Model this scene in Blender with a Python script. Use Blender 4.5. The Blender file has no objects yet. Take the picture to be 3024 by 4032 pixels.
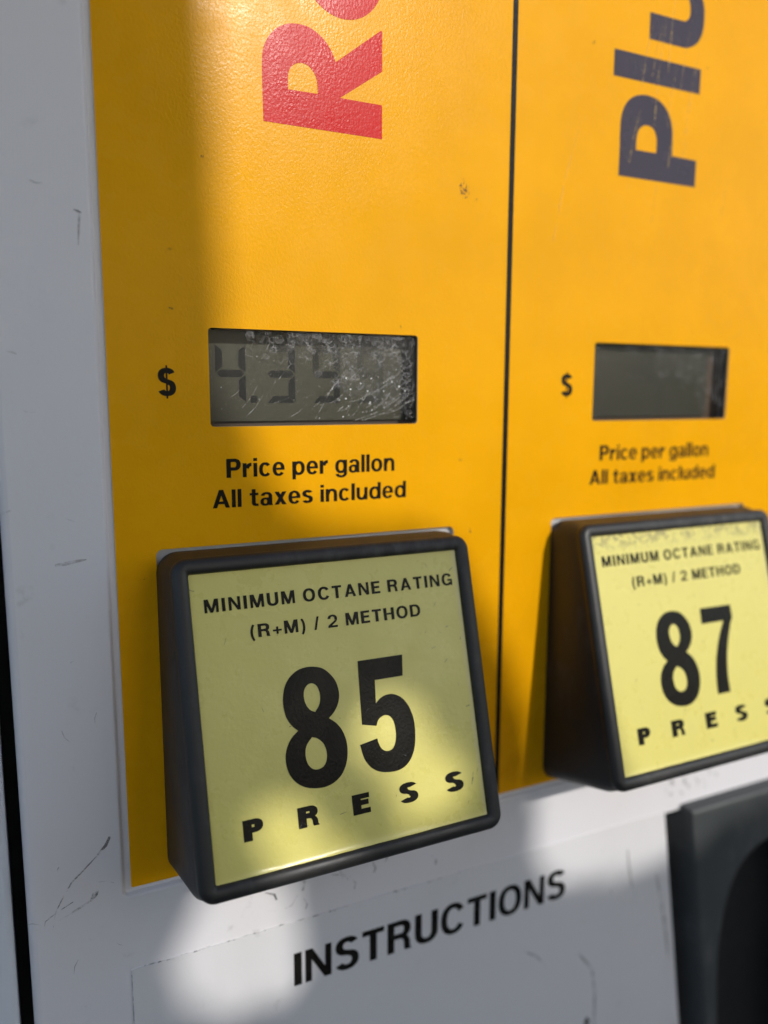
import bpy, math, random
from mathutils import Vector, Matrix, geometry

SC = bpy.context.scene
MM = 0.001
random.seed(7)

# ------------------------------------------------------------------ camera
cam_d = bpy.data.cameras.new('camera')
cam = bpy.data.objects.new('camera', cam_d)
SC.collection.objects.link(cam)
SC.camera = cam
FW = Vector((0.43079272, 0.89040226, -0.14697431))
RT = Vector((0.90036513, -0.43512515, 0.00295511))
UP = Vector((0.06132098, 0.13360358, 0.9891359))
CP = Vector((-61.945, -165.187, 40.702))
m = Matrix((RT, UP, -FW)).transposed().to_4x4()
m.translation = CP * MM
cam.matrix_world = m
cam_d.sensor_fit = 'VERTICAL'
cam_d.sensor_height = 9.8
cam_d.lens = 9.8 * 3147.99 / 4032
cam_d.clip_start = 0.005
cam_d.clip_end = 200
cam_d.dof.use_dof = True
cam_d.dof.focus_distance = (Vector((-4, -17, -14)) - CP).dot(FW) * MM
cam_d.dof.aperture_fstop = 1.9
cam_d.dof.aperture_blades = 0

# ------------------------------------------------------------------ light
SUN = Vector((0.25, -0.86, 0.44)).normalized()
world = bpy.data.worlds.new('World')
SC.world = world
world.use_nodes = True
wn = world.node_tree
bg = wn.nodes['Background']
sky = wn.nodes.new('ShaderNodeTexSky')
sky.sky_type = 'NISHITA'
sky.sun_disc = False
sky.sun_elevation = math.asin(SUN.z)
sky.sun_rotation = math.atan2(SUN.x, SUN.y)
wn.links.new(sky.outputs[0], bg.inputs[0])
bg.inputs[1].default_value = 0.15
sl = bpy.data.lights.new('sun', 'SUN')
sl.energy = 2.12
sl.angle = math.radians(0.53)
sl.color = (1.0, 0.965, 0.915)
so = bpy.data.objects.new('sun', sl)
SC.collection.objects.link(so)
so.rotation_euler = (-SUN).to_track_quat('-Z', 'Y').to_euler()
so.location = SUN * 3
SC.view_settings.view_transform = 'Standard'
SC.view_settings.look = 'None'
SC.view_settings.exposure = 0.40
SC.view_settings.gamma = 1.0
SC.view_settings.use_curve_mapping = False
SC.cycles.max_bounces = 8
SC.cycles.transparent_max_bounces = 12
SC.cycles.use_denoising = True

# ------------------------------------------------------------------ materials
def mat(name):
    mt = bpy.data.materials.new(name)
    mt.use_nodes = True
    nt = mt.node_tree
    return mt, nt, nt.nodes['Principled BSDF']

def N(nt, typ, **kw):
    n = nt.nodes.new(typ)
    for k, v in kw.items():
        if k.startswith('i_'):
            n.inputs[k[2:].replace('_', ' ')].default_value = v
        else:
            setattr(n, k, v)
    return n

def noise(nt, co, scale, detail=3, rough=.55, dist=0.0, vscale=None):
    n = N(nt, 'ShaderNodeTexNoise')
    n.inputs['Scale'].default_value = scale
    n.inputs['Detail'].default_value = detail
    n.inputs['Roughness'].default_value = rough
    n.inputs['Distortion'].default_value = dist
    if vscale:
        mp = N(nt, 'ShaderNodeMapping')
        mp.inputs['Scale'].default_value = vscale[:3]
        if len(vscale) > 3:
            mp.inputs['Rotation'].default_value = (0, vscale[3], 0)
        nt.links.new(co, mp.inputs[0])
        co = mp.outputs[0]
    nt.links.new(co, n.inputs['Vector'])
    return n.outputs['Fac']

def ramp(nt, fac, a, b, va=0.0, vb=1.0):
    r = N(nt, 'ShaderNodeMapRange')
    r.interpolation_type = 'SMOOTHSTEP'
    r.inputs['From Min'].default_value = a
    r.inputs['From Max'].default_value = b
    r.inputs['To Min'].default_value = va
    r.inputs['To Max'].default_value = vb
    nt.links.new(fac, r.inputs['Value'])
    return r.outputs[0]

def math_(nt, op, a, b=None):
    n = N(nt, 'ShaderNodeMath', operation=op)
    for i, v in enumerate((a, b)):
        if v is None: continue
        if isinstance(v, (int, float)): n.inputs[i].default_value = v
        else: nt.links.new(v, n.inputs[i])
    return n.outputs[0]

def mixc(nt, fac, a, b):
    n = N(nt, 'ShaderNodeMix', data_type='RGBA')
    if isinstance(fac, (int, float)): n.inputs[0].default_value = fac
    else: nt.links.new(fac, n.inputs[0])
    for i, v in ((6, a), (7, b)):
        if isinstance(v, tuple): n.inputs[i].default_value = (*v[:3], 1)
        else: nt.links.new(v, n.inputs[i])
    return n.outputs[2]

def bump(nt, h, strength, dist, prev=None):
    b = N(nt, 'ShaderNodeBump')
    b.inputs['Strength'].default_value = strength
    b.inputs['Distance'].default_value = dist
    nt.links.new(h, b.inputs['Height'])
    if prev is not None: nt.links.new(prev, b.inputs['Normal'])
    return b.outputs[0]

def coords(nt, kind='Object'):
    return N(nt, 'ShaderNodeTexCoord').outputs[kind]

FILM_ROUGH = 0.25
def film(name, base, var=0.045, rough=FILM_ROUGH, spec=.105):
    """printed, pebble-grained polycarbonate film"""
    mt, nt, b = mat(name)
    co = coords(nt)
    big = noise(nt, co, 35, 4)
    c2 = tuple(max(0, x * (1 - var * 2)) for x in base)
    col = mixc(nt, ramp(nt, big, .3, .75), base, c2)
    # fine grime specks
    sp = noise(nt, co, 1300, 2, .5)
    grime = noise(nt, co, 60, 3)
    spm = math_(nt, 'MULTIPLY', ramp(nt, sp, .70, .78), ramp(nt, grime, .45, .7, 0, .5))
    col = mixc(nt, spm, col, tuple(x * .45 for x in base))
    nt.links.new(col, b.inputs['Base Color'])
    grain = noise(nt, co, 1900, 2, .5, .4, (1, 1, .75, .5))
    scr = noise(nt, co, 400, 3, .6, 0, (1, 1, .12, .5))
    h = math_(nt, 'ADD', grain, math_(nt, 'MULTIPLY', scr, .25))
    nt.links.new(bump(nt, h, .5, .000095), b.inputs['Normal'])
    rv = noise(nt, co, 120, 3)
    nt.links.new(ramp(nt, rv, .2, .8, rough - .05, rough + .08), b.inputs['Roughness'])
    b.inputs['Specular IOR Level'].default_value = spec
    return mt

M = {}
M['yellow'] = film('yellow_film', (.85, .385, .0025))
M['red'] = film('red_ink', (.60, .022, .020))
M['violet'] = film('violet_ink', (.050, .040, .056), spec=.2)
M['ink'] = film('black_ink', (.012, .011, .009), spec=.12)

def white_paint(name, base, stain=.25, rough=.38, warm=(.62, .58, .53)):
    mt, nt, b = mat(name)
    co = coords(nt)
    n1 = noise(nt, co, 18, 5, .6, .3, (1, 1, .6))
    n2 = noise(nt, co, 160, 4, .6)
    st = math_(nt, 'MULTIPLY', ramp(nt, n1, .45, .8), stain)
    col = mixc(nt, st, base, warm)
    sm = math_(nt, 'MULTIPLY', ramp(nt, n2, .62, .75), ramp(nt, n1, .4, .65, 0, .35))
    col = mixc(nt, sm, col, (.36, .34, .33))
    nt.links.new(col, b.inputs['Base Color'])
    nt.links.new(ramp(nt, n2, .2, .8, rough - .06, rough + .12), b.inputs['Roughness'])
    g = noise(nt, co, 700, 2)
    nt.links.new(bump(nt, g, .25, .0001), b.inputs['Normal'])
    return mt

M['white'] = white_paint('white_paint', (.72, .695, .71))
M['shaded_well'] = white_paint('shaded_white', (.58, .56, .55), .6, .5, (.16, .14, .12))  # white darkened in its colour for the shade inside the button openings
M['white2'] = white_paint('white_paint_side', (.66, .69, .74), .1)
M['sticker'] = white_paint('white_vinyl', (.69, .672, .675), .3, .4, (.53, .52, .50))
M['edge'] = white_paint('pale_cut_edge', (.72, .60, .45), .1)

def plastic(name, base, rough=.42, wear=(.12, .115, .11), amount=.5):
    mt, nt, b = mat(name)
    co = coords(nt)
    n1 = noise(nt, co, 45, 5, .65)
    n2 = noise(nt, co, 420, 3, .6, 0, (1, 1, .3, .4))
    f = math_(nt, 'MULTIPLY', ramp(nt, n1, .42, .75, 0, amount), ramp(nt, n2, .35, .7))
    nt.links.new(mixc(nt, f, base, wear), b.inputs['Base Color'])
    nt.links.new(ramp(nt, n1, .25, .8, rough - .08, rough + .15), b.inputs['Roughness'])
    g = noise(nt, co, 1100, 2)
    nt.links.new(bump(nt, g, .3, .00008), b.inputs['Normal'])
    return mt

M['black'] = plastic('black_plastic', (.015, .014, .013), .5, (.075, .07, .066), .8)
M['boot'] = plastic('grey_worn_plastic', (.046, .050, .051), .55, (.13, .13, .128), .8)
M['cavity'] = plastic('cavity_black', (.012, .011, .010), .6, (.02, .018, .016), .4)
M['gap'] = plastic('gap_black', (.006, .007, .009), .7, (.012, .012, .012), .2)
M['wall'] = plastic('display_wall', (.075, .050, .032), .5, (.10, .07, .045), .5)
M['wall2'] = plastic('display_wall_reflection', (.11, .068, .042), .5, (.14, .09, .06), .5)  # yellow reflected in the blank window's wall, put into its colour
M['lcd'] = plastic('lcd_back', (.060, .058, .036), .45, (.050, .048, .031), .4)
M['lcd2'] = plastic('lcd_blank', (.044, .043, .030), .4, (.024, .023, .017), .9)
M['segment'] = plastic('lcd_segment', (.004, .0045, .004), .6, (.012, .012, .011), .3)
M['segment_weak'] = plastic('lcd_segment_weak', (.026, .0255, .018), .6, (.03, .03, .022), .3)  # weak and faint segments carry the window haze in their paler colour
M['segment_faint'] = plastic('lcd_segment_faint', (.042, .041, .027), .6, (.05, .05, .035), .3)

def label_mat(name, seed, topdirt):
    mt, nt, b = mat(name)
    co = coords(nt)
    gen = coords(nt, 'Generated')
    base = (.685, .602, .160)
    n1 = noise(nt, co, 40, 5, .6, .5)
    n2 = noise(nt, co, 170, 4, .65)
    col = mixc(nt, ramp(nt, n1, .35, .75, 0, .25), base, (.60, .52, .150))
    sm = math_(nt, 'MULTIPLY', ramp(nt, n2, .60, .74), ramp(nt, n1, .45, .65, 0, .30))
    col = mixc(nt, sm, col, (.34, .31, .16))
    sep = N(nt, 'ShaderNodeSeparateXYZ')
    nt.links.new(gen, sep.inputs[0])
    # worn pale margin along both sides of the insert
    ex = math_(nt, 'ABSOLUTE', math_(nt, 'SUBTRACT', sep.outputs[0], .5))
    wob = math_(nt, 'MULTIPLY', math_(nt, 'SUBTRACT', n1, .5), .05)
    side = ramp(nt, math_(nt, 'ADD', ex, wob), .480, .490, 0, .35)
    col = mixc(nt, side, col, (.70, .66, .42))
    if topdirt:
        d = ramp(nt, sep.outputs[2], .91, .97)
        dn = noise(nt, co, 520, 4, .7, 1.2)
        dm = math_(nt, 'MULTIPLY', math_(nt, 'MULTIPLY', ramp(nt, dn, .47, .57), d), .6)
        col = mixc(nt, dm, col, (.16, .13, .07))
    nt.links.new(col, b.inputs['Base Color'])
    nt.links.new(ramp(nt, n2, .2, .8, .22, .40), b.inputs['Roughness'])
    g = noise(nt, co, 1000, 2)
    h = math_(nt, 'ADD', g, math_(nt, 'MULTIPLY', n2, 1.5))
    nt.links.new(bump(nt, h, .3, .00012), b.inputs['Normal'])
    return mt

M['label85'] = label_mat('octane_label', 1, False)
M['label87'] = label_mat('octane_label_dirty_top', 2, True)

def mix_fade(name, base, op, scale=500, rough=.6):
    """scuffed mark or painted glint: broken up by noise, fading at places to what lies beneath"""
    mt, nt, b = mat(name)
    co = coords(nt)
    n = noise(nt, co, scale, 4, .7)
    b.inputs['Base Color'].default_value = (*base, 1)
    b.inputs['Roughness'].default_value = rough
    nt.links.new(ramp(nt, n, .38, .60, 0, op), b.inputs['Alpha'])
    return mt

M['scuff'] = mix_fade('scuff', (.13, .12, .12), .65)
M['scuff_soft'] = mix_fade('scuff_soft', (.22, .21, .21), .4, 300)
M['flake'] = mix_fade('lifted_flake', (.40, .385, .39), .62, 650, .3)
M['flake_fill'] = mix_fade('lifted_flake_skin', (.26, .245, .24), .22, 900, .3)
M['glint'] = mix_fade('glint', (.8, .8, .78), 1.0, 60, .2)  # sparkles of light on the windows, painted as pale dots
M['smudge'] = mix_fade('smudge', (.12, .055, .012), .8, 900)
M['scratch'] = mix_fade('scratch', (.55, .53, .50), .7, 700, .25)
M['scratch_v'] = mix_fade('scratch_on_violet', (.22, .20, .22), .4, 300, .3)
M['scratch_y'] = mix_fade('scratch_pale', (.90, .62, .18), .55, 500, .3)

def glass_mat(name, flake, cx):
    mt, nt, b = mat(name)
    out = nt.nodes['Material Output']
    co = coords(nt)
    gen = coords(nt, 'Generated')
    sep = N(nt, 'ShaderNodeSeparateXYZ')
    nt.links.new(gen, sep.inputs[0])
    tr = N(nt, 'ShaderNodeBsdfTransparent')
    tr.inputs[0].default_value = (.86, .86, .84, 1)
    gl = N(nt, 'ShaderNodeBsdfGlossy')
    gl.inputs['Roughness'].default_value = .16
    gl.inputs['Color'].default_value = (.9, .9, .9, 1)
    lw = N(nt, 'ShaderNodeFresnel')
    lw.inputs[0].default_value = 1.22
    m1 = N(nt, 'ShaderNodeMixShader')
    nt.links.new(lw.outputs[0], m1.inputs[0])
    nt.links.new(tr.outputs[0], m1.inputs[1])
    nt.links.new(gl.outputs[0], m1.inputs[2])
    # crazed coating: edges of flakes
    dn = N(nt, 'ShaderNodeTexNoise'); dn.inputs['Scale'].default_value = 320; dn.inputs['Detail'].default_value = 3
    nt.links.new(co, dn.inputs['Vector'])
    off = N(nt, 'ShaderNodeVectorMath', operation='SCALE'); off.inputs['Scale'].default_value = .0032
    nt.links.new(dn.outputs['Color'], off.inputs[0])
    ad = N(nt, 'ShaderNodeVectorMath', operation='ADD')
    nt.links.new(co, ad.inputs[0]); nt.links.new(off.outputs[0], ad.inputs[1])
    vo = N(nt, 'ShaderNodeTexVoronoi', feature='DISTANCE_TO_EDGE')
    vo.inputs['Scale'].default_value = 520
    nt.links.new(ad.outputs[0], vo.inputs['Vector'])
    edge = ramp(nt, vo.outputs['Distance'], .02, .075, 1, 0)
    reg = noise(nt, co, 130, 4, .7)
    pos = math_(nt, 'ADD', math_(nt, 'MULTIPLY', sep.outputs[0], .55), math_(nt, 'MULTIPLY', sep.outputs[2], .38))
    reg2 = ramp(nt, math_(nt, 'ADD', pos, math_(nt, 'MULTIPLY', reg, .9)), .92, 1.12)
    gaps = ramp(nt, noise(nt, co, 420, 2), .40, .56)
    fl = math_(nt, 'MULTIPLY', math_(nt, 'MULTIPLY', edge, reg2), math_(nt, 'MULTIPLY', gaps, .30 * flake))
    dust = noise(nt, co, 1500, 2, .6)
    haze = math_(nt, 'MULTIPLY', ramp(nt, dust, .60, .75), .06 * flake)
    haze = math_(nt, 'ADD', haze, math_(nt, 'MULTIPLY', reg2, .035 * flake))
    fac = math_(nt, 'MAXIMUM', fl, math_(nt, 'ADD', haze, .006))
    b.inputs['Base Color'].default_value = (.50, .49, .50, 1)
    b.inputs['Roughness'].default_value = .35
    gb = noise(nt, co, 900, 3, .7)
    nt.links.new(bump(nt, gb, .6, .0004), b.inputs['Normal'])
    m2 = N(nt, 'ShaderNodeMixShader')
    nt.links.new(fac, m2.inputs[0])
    nt.links.new(m1.outputs[0], m2.inputs[1])
    nt.links.new(b.outputs[0], m2.inputs[2])
    nt.links.new(m2.outputs[0], out.inputs['Surface'])
    return mt

M['glass'] = glass_mat('crazed_window', 1.0, 0)
M['glass2'] = glass_mat('dusty_window', .6, .1)

mt, nt, b = mat('asphalt')
nt.links.new(mixc(nt, noise(nt, coords(nt), 6, 6), (.15, .135, .12), (.21, .19, .17)), b.inputs['Base Color'])
b.inputs['Roughness'].default_value = .85
M['asphalt'] = mt
mt, nt, b = mat('bark')
nt.links.new(mixc(nt, noise(nt, coords(nt), 30, 6), (.09, .065, .045), (.17, .13, .10)), b.inputs['Base Color'])
b.inputs['Roughness'].default_value = .9
M['bark'] = mt
mt, nt, b = mat('leaf')
nt.links.new(mixc(nt, noise(nt, coords(nt), 20, 3), (.055, .070, .030), (.080, .092, .042)), b.inputs['Base Color'])
b.inputs['Roughness'].default_value = .5
M['leaf'] = mt

# ------------------------------------------------------------------ mesh helpers (all in millimetres)
class MB:
    def __init__(s): s.v, s.f, s.mi = [], [], []
    def add(s, verts, faces, mi=0):
        o = len(s.v)
        s.v += [tuple(v) for v in verts]
        s.f += [tuple(i + o for i in f) for f in faces]
        s.mi += [mi] * len(faces)
    def build(s, name, mats, parent=None, smooth=False, offset=(0, 0, 0)):
        me = bpy.data.meshes.new(name)
        ox, oy, oz = offset
        me.from_pydata([((x - ox) * MM, (y - oy) * MM, (z - oz) * MM) for x, y, z in s.v], [], s.f)
        for mm in (mats if isinstance(mats, (list, tuple)) else [mats]): me.materials.append(mm)
        me.polygons.foreach_set('material_index', s.mi)
        me.validate()
        if smooth:
            me.polygons.foreach_set('use_smooth', [True] * len(me.polygons))
            me.set_sharp_from_angle(angle=math.radians(38))
        me.update()
        o = bpy.data.objects.new(name, me)
        SC.collection.objects.link(o)
        o.location = (ox * MM, oy * MM, oz * MM)
        if parent is not None:
            o.parent = parent
            o.matrix_parent_inverse = Matrix.Identity(4)
            o.location = Vector(offset) * MM - parent_world(parent)
        return o

def parent_world(p):
    w = Vector((0, 0, 0))
    while p is not None:
        w += p.location
        p = p.parent
    return w

def orient(pts, ccw=True):
    a = sum(pts[i - 1][0] * pts[i][1] - pts[i][0] * pts[i - 1][1] for i in range(len(pts)))
    return list(pts) if (a > 0) == ccw else list(reversed(pts))

def rrect(x0, x1, z0, z1, r, n=6):
    out = []
    for cx, cz, a0 in ((x1 - r, z1 - r, 0), (x0 + r, z1 - r, 90), (x0 + r, z0 + r, 180), (x1 - r, z0 + r, 270)):
        for i in range(n + 1):
            a = math.radians(a0 + 90 * i / n)
            out.append((cx + r * math.cos(a), cz + r * math.sin(a)))
    return out

def tri_region(outer, holes):
    """triangles of outer minus holes"""
    vs, fs = [], []
    polys = [orient(outer)] + [orient(h) for h in holes]
    for p in polys:
        o = len(vs); vs += [Vector(q) for q in p]; fs.append(list(range(o, o + len(p))))
    r = geometry.delaunay_2d_cdt(vs, [], fs, 0, 1e-6)
    tris = [f for f, of in zip(r[2], r[5]) if of and 0 in of and not any(k in of for k in range(1, len(polys)))]
    return [tuple(v) for v in r[0]], tris

def tri_union(polys):
    vs, fs = [], []
    for p in polys:
        p = orient(p); o = len(vs); vs += [Vector(q) for q in p]; fs.append(list(range(o, o + len(p))))
    r = geometry.delaunay_2d_cdt(vs, [], fs, 0, 1e-7)
    return [tuple(v) for v in r[0]], [f for f, of in zip(r[2], r[5]) if of]

def plate(mb, outer, holes, y0, y1, mi=0, mi_side=None, back=False):
    """sheet in the XZ plane, front at y0 (towards the viewer), sides down to y1"""
    if mi_side is None: mi_side = mi
    v, t = tri_region(outer, holes)
    mb.add([(x, y0, z) for x, z in v], t, mi)
    for loop, ccw in [(outer, True)] + [(h, False) for h in holes]:
        lp = orient(loop, ccw); n = len(lp)
        mb.add([(x, y0, z) for x, z in lp] + [(x, y1, z) for x, z in lp],
               [(i, n + i, n + (i + 1) % n, (i + 1) % n) for i in range(n)], mi_side)
    if back: mb.add([(x, y1, z) for x, z in v], [tuple(reversed(f)) for f in t], mi_side)

def loft(mb, loops, mi=0, close=True):
    """loops of 3D points with equal counts, joined in order"""
    n = len(loops[0]); vs = [q for lp in loops for q in lp]; fs = []
    for k in range(len(loops) - 1):
        for i in range(n if close else n - 1):
            j = (i + 1) % n
            fs.append((k * n + i, k * n + j, (k + 1) * n + j, (k + 1) * n + i))
    mb.add(vs, fs, mi)

def smooth_closed(pts, corners=(), sub=4):
    """Catmull-Rom through the points; indices in corners stay sharp"""
    n = len(pts); out = []
    for i in range(n):
        p1, p2 = pts[i], pts[(i + 1) % n]
        c1, c2 = i in corners, (i + 1) % n in corners
        if c1 and c2: out.append(p1); continue
        p0 = pts[i - 1] if not c1 else (2 * p1[0] - p2[0], 2 * p1[1] - p2[1])
        p3 = pts[(i + 2) % n] if not c2 else (2 * p2[0] - p1[0], 2 * p2[1] - p1[1])
        for k in range(sub):
            t = k / sub
            out.append(tuple(.5 * (2 * p1[d] + (p2[d] - p0[d]) * t + (2 * p0[d] - 5 * p1[d] + 4 * p2[d] - p3[d]) * t * t
                                   + (3 * p1[d] - p0[d] - 3 * p2[d] + p3[d]) * t ** 3) for d in (0, 1)))
    return out

def ribbon(path, w0, w1=None):
    """thin quad strip polygon along a 2D path"""
    if w1 is None: w1 = w0
    L, R = [], []
    n = len(path)
    for i, p in enumerate(path):
        a = path[max(0, i - 1)]; b = path[min(n - 1, i + 1)]
        dx, dz = b[0] - a[0], b[1] - a[1]; l = math.hypot(dx, dz) or 1
        t = i / max(1, n - 1); w = (w0 * (1 - t) + w1 * t) * (.35 + .65 * math.sin(math.pi * min(1, max(0, .12 + t * .8))))
        L.append((p[0] - dz / l * w / 2, p[1] + dx / l * w / 2)); R.append((p[0] + dz / l * w / 2, p[1] - dx / l * w / 2))
    return L, R

def add_ribbon(mb, path, w0, w1, y, mi):
    L, R = ribbon(path, w0, w1); n = len(L)
    mb.add([(x, y, z) for x, z in L + R], [(i, n + i, n + i + 1, i + 1) for i in range(n - 1)], mi)

# ------------------------------------------------------------------ lettering: a bold grotesque built from strokes (cap height 1)

def rect(x0, y0, x1, y1): return [[(x0, y0), (x1, y0), (x1, y1), (x0, y1)]]
def arc(cx, cy, ro, so, ri, si, a0, a1, e=2.25):
    n = max(4, int(abs(a1 - a0) / 9)); out = []
    def pt(a, r, s):
        c, d = math.cos(a), math.sin(a)
        return (cx + r * math.copysign(abs(c) ** (2 / e), c), cy + s * math.copysign(abs(d) ** (2 / e), d))
    for i in range(n):
        a, b_ = (math.radians(a0 + (a1 - a0) * k / n) for k in (i, i + 1))
        out.append([pt(a, ri, si), pt(a, ro, so), pt(b_, ro, so), pt(b_, ri, si)])
    return out
def poly(*p): return [list(p)]
def ess(w=.70, s=1.0, S=.19, H=.15):
    p = (arc(.35, .735, .335, .285, .335 - S, .285 - H, 22, 262)
         + arc(.35, .285, .35, .305, .35 - S, .305 - H, -158, 82)
         + poly((.27, .44 + .02), (.43, .58 - H), (.43, .585), (.27, .46 + H)))
    return [[(x * w / .70, y * s) for x, y in q] for q in p]
def glyphs(S_=.195, H_=.155):
  return {
 'I': (S_, rect(0, 0, S_, 1)),
 'N': (.74, rect(0, 0, .18, 1) + rect(.56, 0, .74, 1) + poly((.0, 1), (.2, 1), (.74, 0), (.54, 0))),
 'M': (.88, rect(0, 0, .175, 1) + rect(.705, 0, .88, 1) + poly((0, 1), (.25, 1), (.525, 0), (.355, 0)) + poly((.88, 1), (.63, 1), (.355, 0), (.525, 0))),
 'U': (.74, rect(0, .35, S_, 1) + rect(.74 - S_, .35, .74, 1) + arc(.37, .36, .37, .38, .37 - S_, .38 - H_, 180, 360)),
 'O': (.82, arc(.41, .5, .41, .52, .41 - .2, .52 - H_, 0, 360)),
 'C': (.78, arc(.40, .5, .40, .52, .20, .52 - H_, 30, 330)),
 'G': (.80, arc(.40, .5, .40, .52, .20, .52 - H_, 30, 325) + rect(.44, .37, .80, .52) + rect(.665, 0, .80, .40)),
 'T': (.66, rect(0, 1 - H_, .66, 1) + rect(.33 - S_ / 2, 0, .33 + S_ / 2, .9)),
 'A': (.80, poly((0, 0), (.2, 0), (.50, 1), (.30, 1)) + poly((.8, 0), (.6, 0), (.30, 1), (.50, 1)) + rect(.2, .21, .6, .36)),
 'E': (.62, rect(0, 0, S_, 1) + rect(.1, 1 - H_, .61, 1) + rect(.1, .43, .57, .43 + H_) + rect(.1, 0, .62, H_)),
 'H': (.74, rect(0, 0, S_, 1) + rect(.74 - S_, 0, .74, 1) + rect(.1, .43, .64, .585)),
 'D': (.76, rect(0, 0, S_, 1) + rect(.1, 1 - H_, .37, 1) + rect(.1, 0, .37, H_) + arc(.36, .5, .40, .5, .205, .5 - H_, -90, 90)),
 'P': (.69, rect(0, 0, S_, 1) + rect(.1, 1 - H_, .40, 1) + rect(.1, .37, .40, .37 + H_) + arc(.39, .685, .30, .315, .30 - S_, .315 - H_, -90, 90)),
 'R': (.76, rect(0, 0, S_, 1) + rect(.1, 1 - H_, .43, 1) + rect(.1, .41, .43, .41 + H_) + arc(.42, .705, .305, .295, .305 - S_, .295 - H_, -90, 90)
       + poly((.36, .48), (.56, .50), (.66, .41), (.705, .28), (.71, .09), (.76, 0), (.545, 0), (.515, .09), (.51, .27), (.47, .38), (.36, .42))),
 'S': (.70, ess(.70, 1.0, S_, H_)),
 '(': (.30, arc(.62, .38, .62, .95, .46, .84, 138, 222, 2)),
 ')': (.30, arc(-.32, .38, .62, .95, .46, .84, -42, 42, 2)),
 '+': (.56, rect(0, .29, .56, .43) + rect(.21, .08, .35, .64)),
 '/': (.36, poly((0, -.02), (.14, -.02), (.36, 1.02), (.22, 1.02))),
 '2': (.64, arc(.32, .69, .32, .32, .13, .165, -25, 180) + poly((.625, .56), (.47, .58), (.40, .50), (.04, .20), (0, .0), (.24, .14), (.56, .44)) + rect(0, 0, .64, .16)),
 ' ': (.20, []),
 'r': (.43, rect(0, 0, .185, .74) + arc(.43, .40, .31, .355, .125, .18, 90, 170) + rect(.40, .575, .43, .755)),
 'i': (.185, rect(0, 0, .185, .74) + rect(0, .84, .185, 1)),
 'c': (.58, arc(.30, .37, .30, .385, .12, .245, 38, 322)),
 'e': (.60, arc(.30, .37, .30, .385, .12, .255, 0, 325) + rect(.1, .315, .60, .435)),
 'p': (.64, rect(0, -.24, .18, .74) + arc(.33, .37, .31, .385, .13, .24, 0, 360)),
 'g': (.64, rect(.46, .0, .64, .74) + arc(.31, .37, .31, .385, .13, .24, 0, 360) + arc(.325, .0, .315, .255, .135, .125, 190, 360)),
 'a': (.60, rect(.40, .06, .58, .50) + arc(.30, .50, .28, .255, .10, .13, 0, 168) + arc(.245, .215, .245, .235, .08, .115, 0, 360) + rect(.24, .34, .44, .45) + poly((.40, .1), (.42, 0), (.61, 0), (.58, .1))),
 'l': (.185, rect(0, 0, .185, 1)),
 'o': (.62, arc(.31, .37, .31, .385, .13, .24, 0, 360)),
 'n': (.60, rect(0, 0, .18, .74) + arc(.32, .44, .28, .315, .10, .165, 0, 180) + rect(.42, 0, .60, .45)),
 'u': (.60, rect(.42, 0, .60, .74) + arc(.28, .30, .28, .315, .10, .165, 180, 360) + rect(0, .29, .18, .74)),
 'd': (.64, rect(.46, 0, .64, 1) + arc(.31, .37, .31, .385, .13, .24, 0, 360)),
 't': (.42, rect(.10, .16, .285, .95) + rect(0, .605, .42, .74) + arc(.33, .20, .23, .205, .045, .065, 180, 272) + rect(.32, -.005, .42, .135)),
 'x': (.60, poly((0, 0), (.215, 0), (.60, .74), (.385, .74)) + poly((.385, 0), (.60, 0), (.215, .74), (0, .74))),
 's': (.55, ess(.55, .74, S_ * 1.15, H_ * 1.15)),
 '$': (.70, [[(x, y * 1.0) for x, y in q] for q in ess(.70, 1.0, S_, H_)] + rect(.315, -.11, .385, 1.11)),
}
GSET = {}
def text_polys(s, x0, x1, z0, cap, gap=.11, wgap=.38, wt=(.195, .155)):
    """text stretched to run from x0 to x1 on baseline z0"""
    G = GSET.setdefault(wt, glyphs(*wt))
    parts, x = [], 0
    for i, ch in enumerate(s):
        w, ps = G[ch]
        if ch == ' ': x += wgap; continue
        parts.append((x, ps)); x += w + gap
    tot = x - gap; k = (x1 - x0) / tot
    return [[(x0 + (px + a) * k, z0 + b_ * cap) for a, b_ in q] for px, ps in parts for q in ps]
def add_ink(mb, polys, to3d, mi=0):
    v, t = tri_union(polys)
    mb.add([to3d(*q) for q in v], t, mi)
def flat(y): return lambda x, z: (x, y, z)

# ------------------------------------------------------------------ the dispenser
def tag(o, **kw):
    for k, v in kw.items(): o[k] = v
    return o

disp = bpy.data.objects.new('fuel_dispenser', None)
SC.collection.objects.link(disp)
disp.location = (0, 0, -1.15)
disp.empty_display_size = .1
tag(disp, label='white fuel dispenser with yellow grade panel, two price windows and two octane push buttons', category='fuel dispenser')

YR = -0.6                       # raised white face
YF = 0.55                       # floor of the recess the yellow film lies in
LIPX, LIPZ = -43.9, -66.0
TOP, RIGHT, BOT = 215.0, 228.0, -255.0
def adj(x, z, y=YR):            # a point fitted on y=0, moved along its sight line onto y
    k = -y / 165.187
    return (x + (CP.x - x) * k, z + (CP.z - z) * k)

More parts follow.
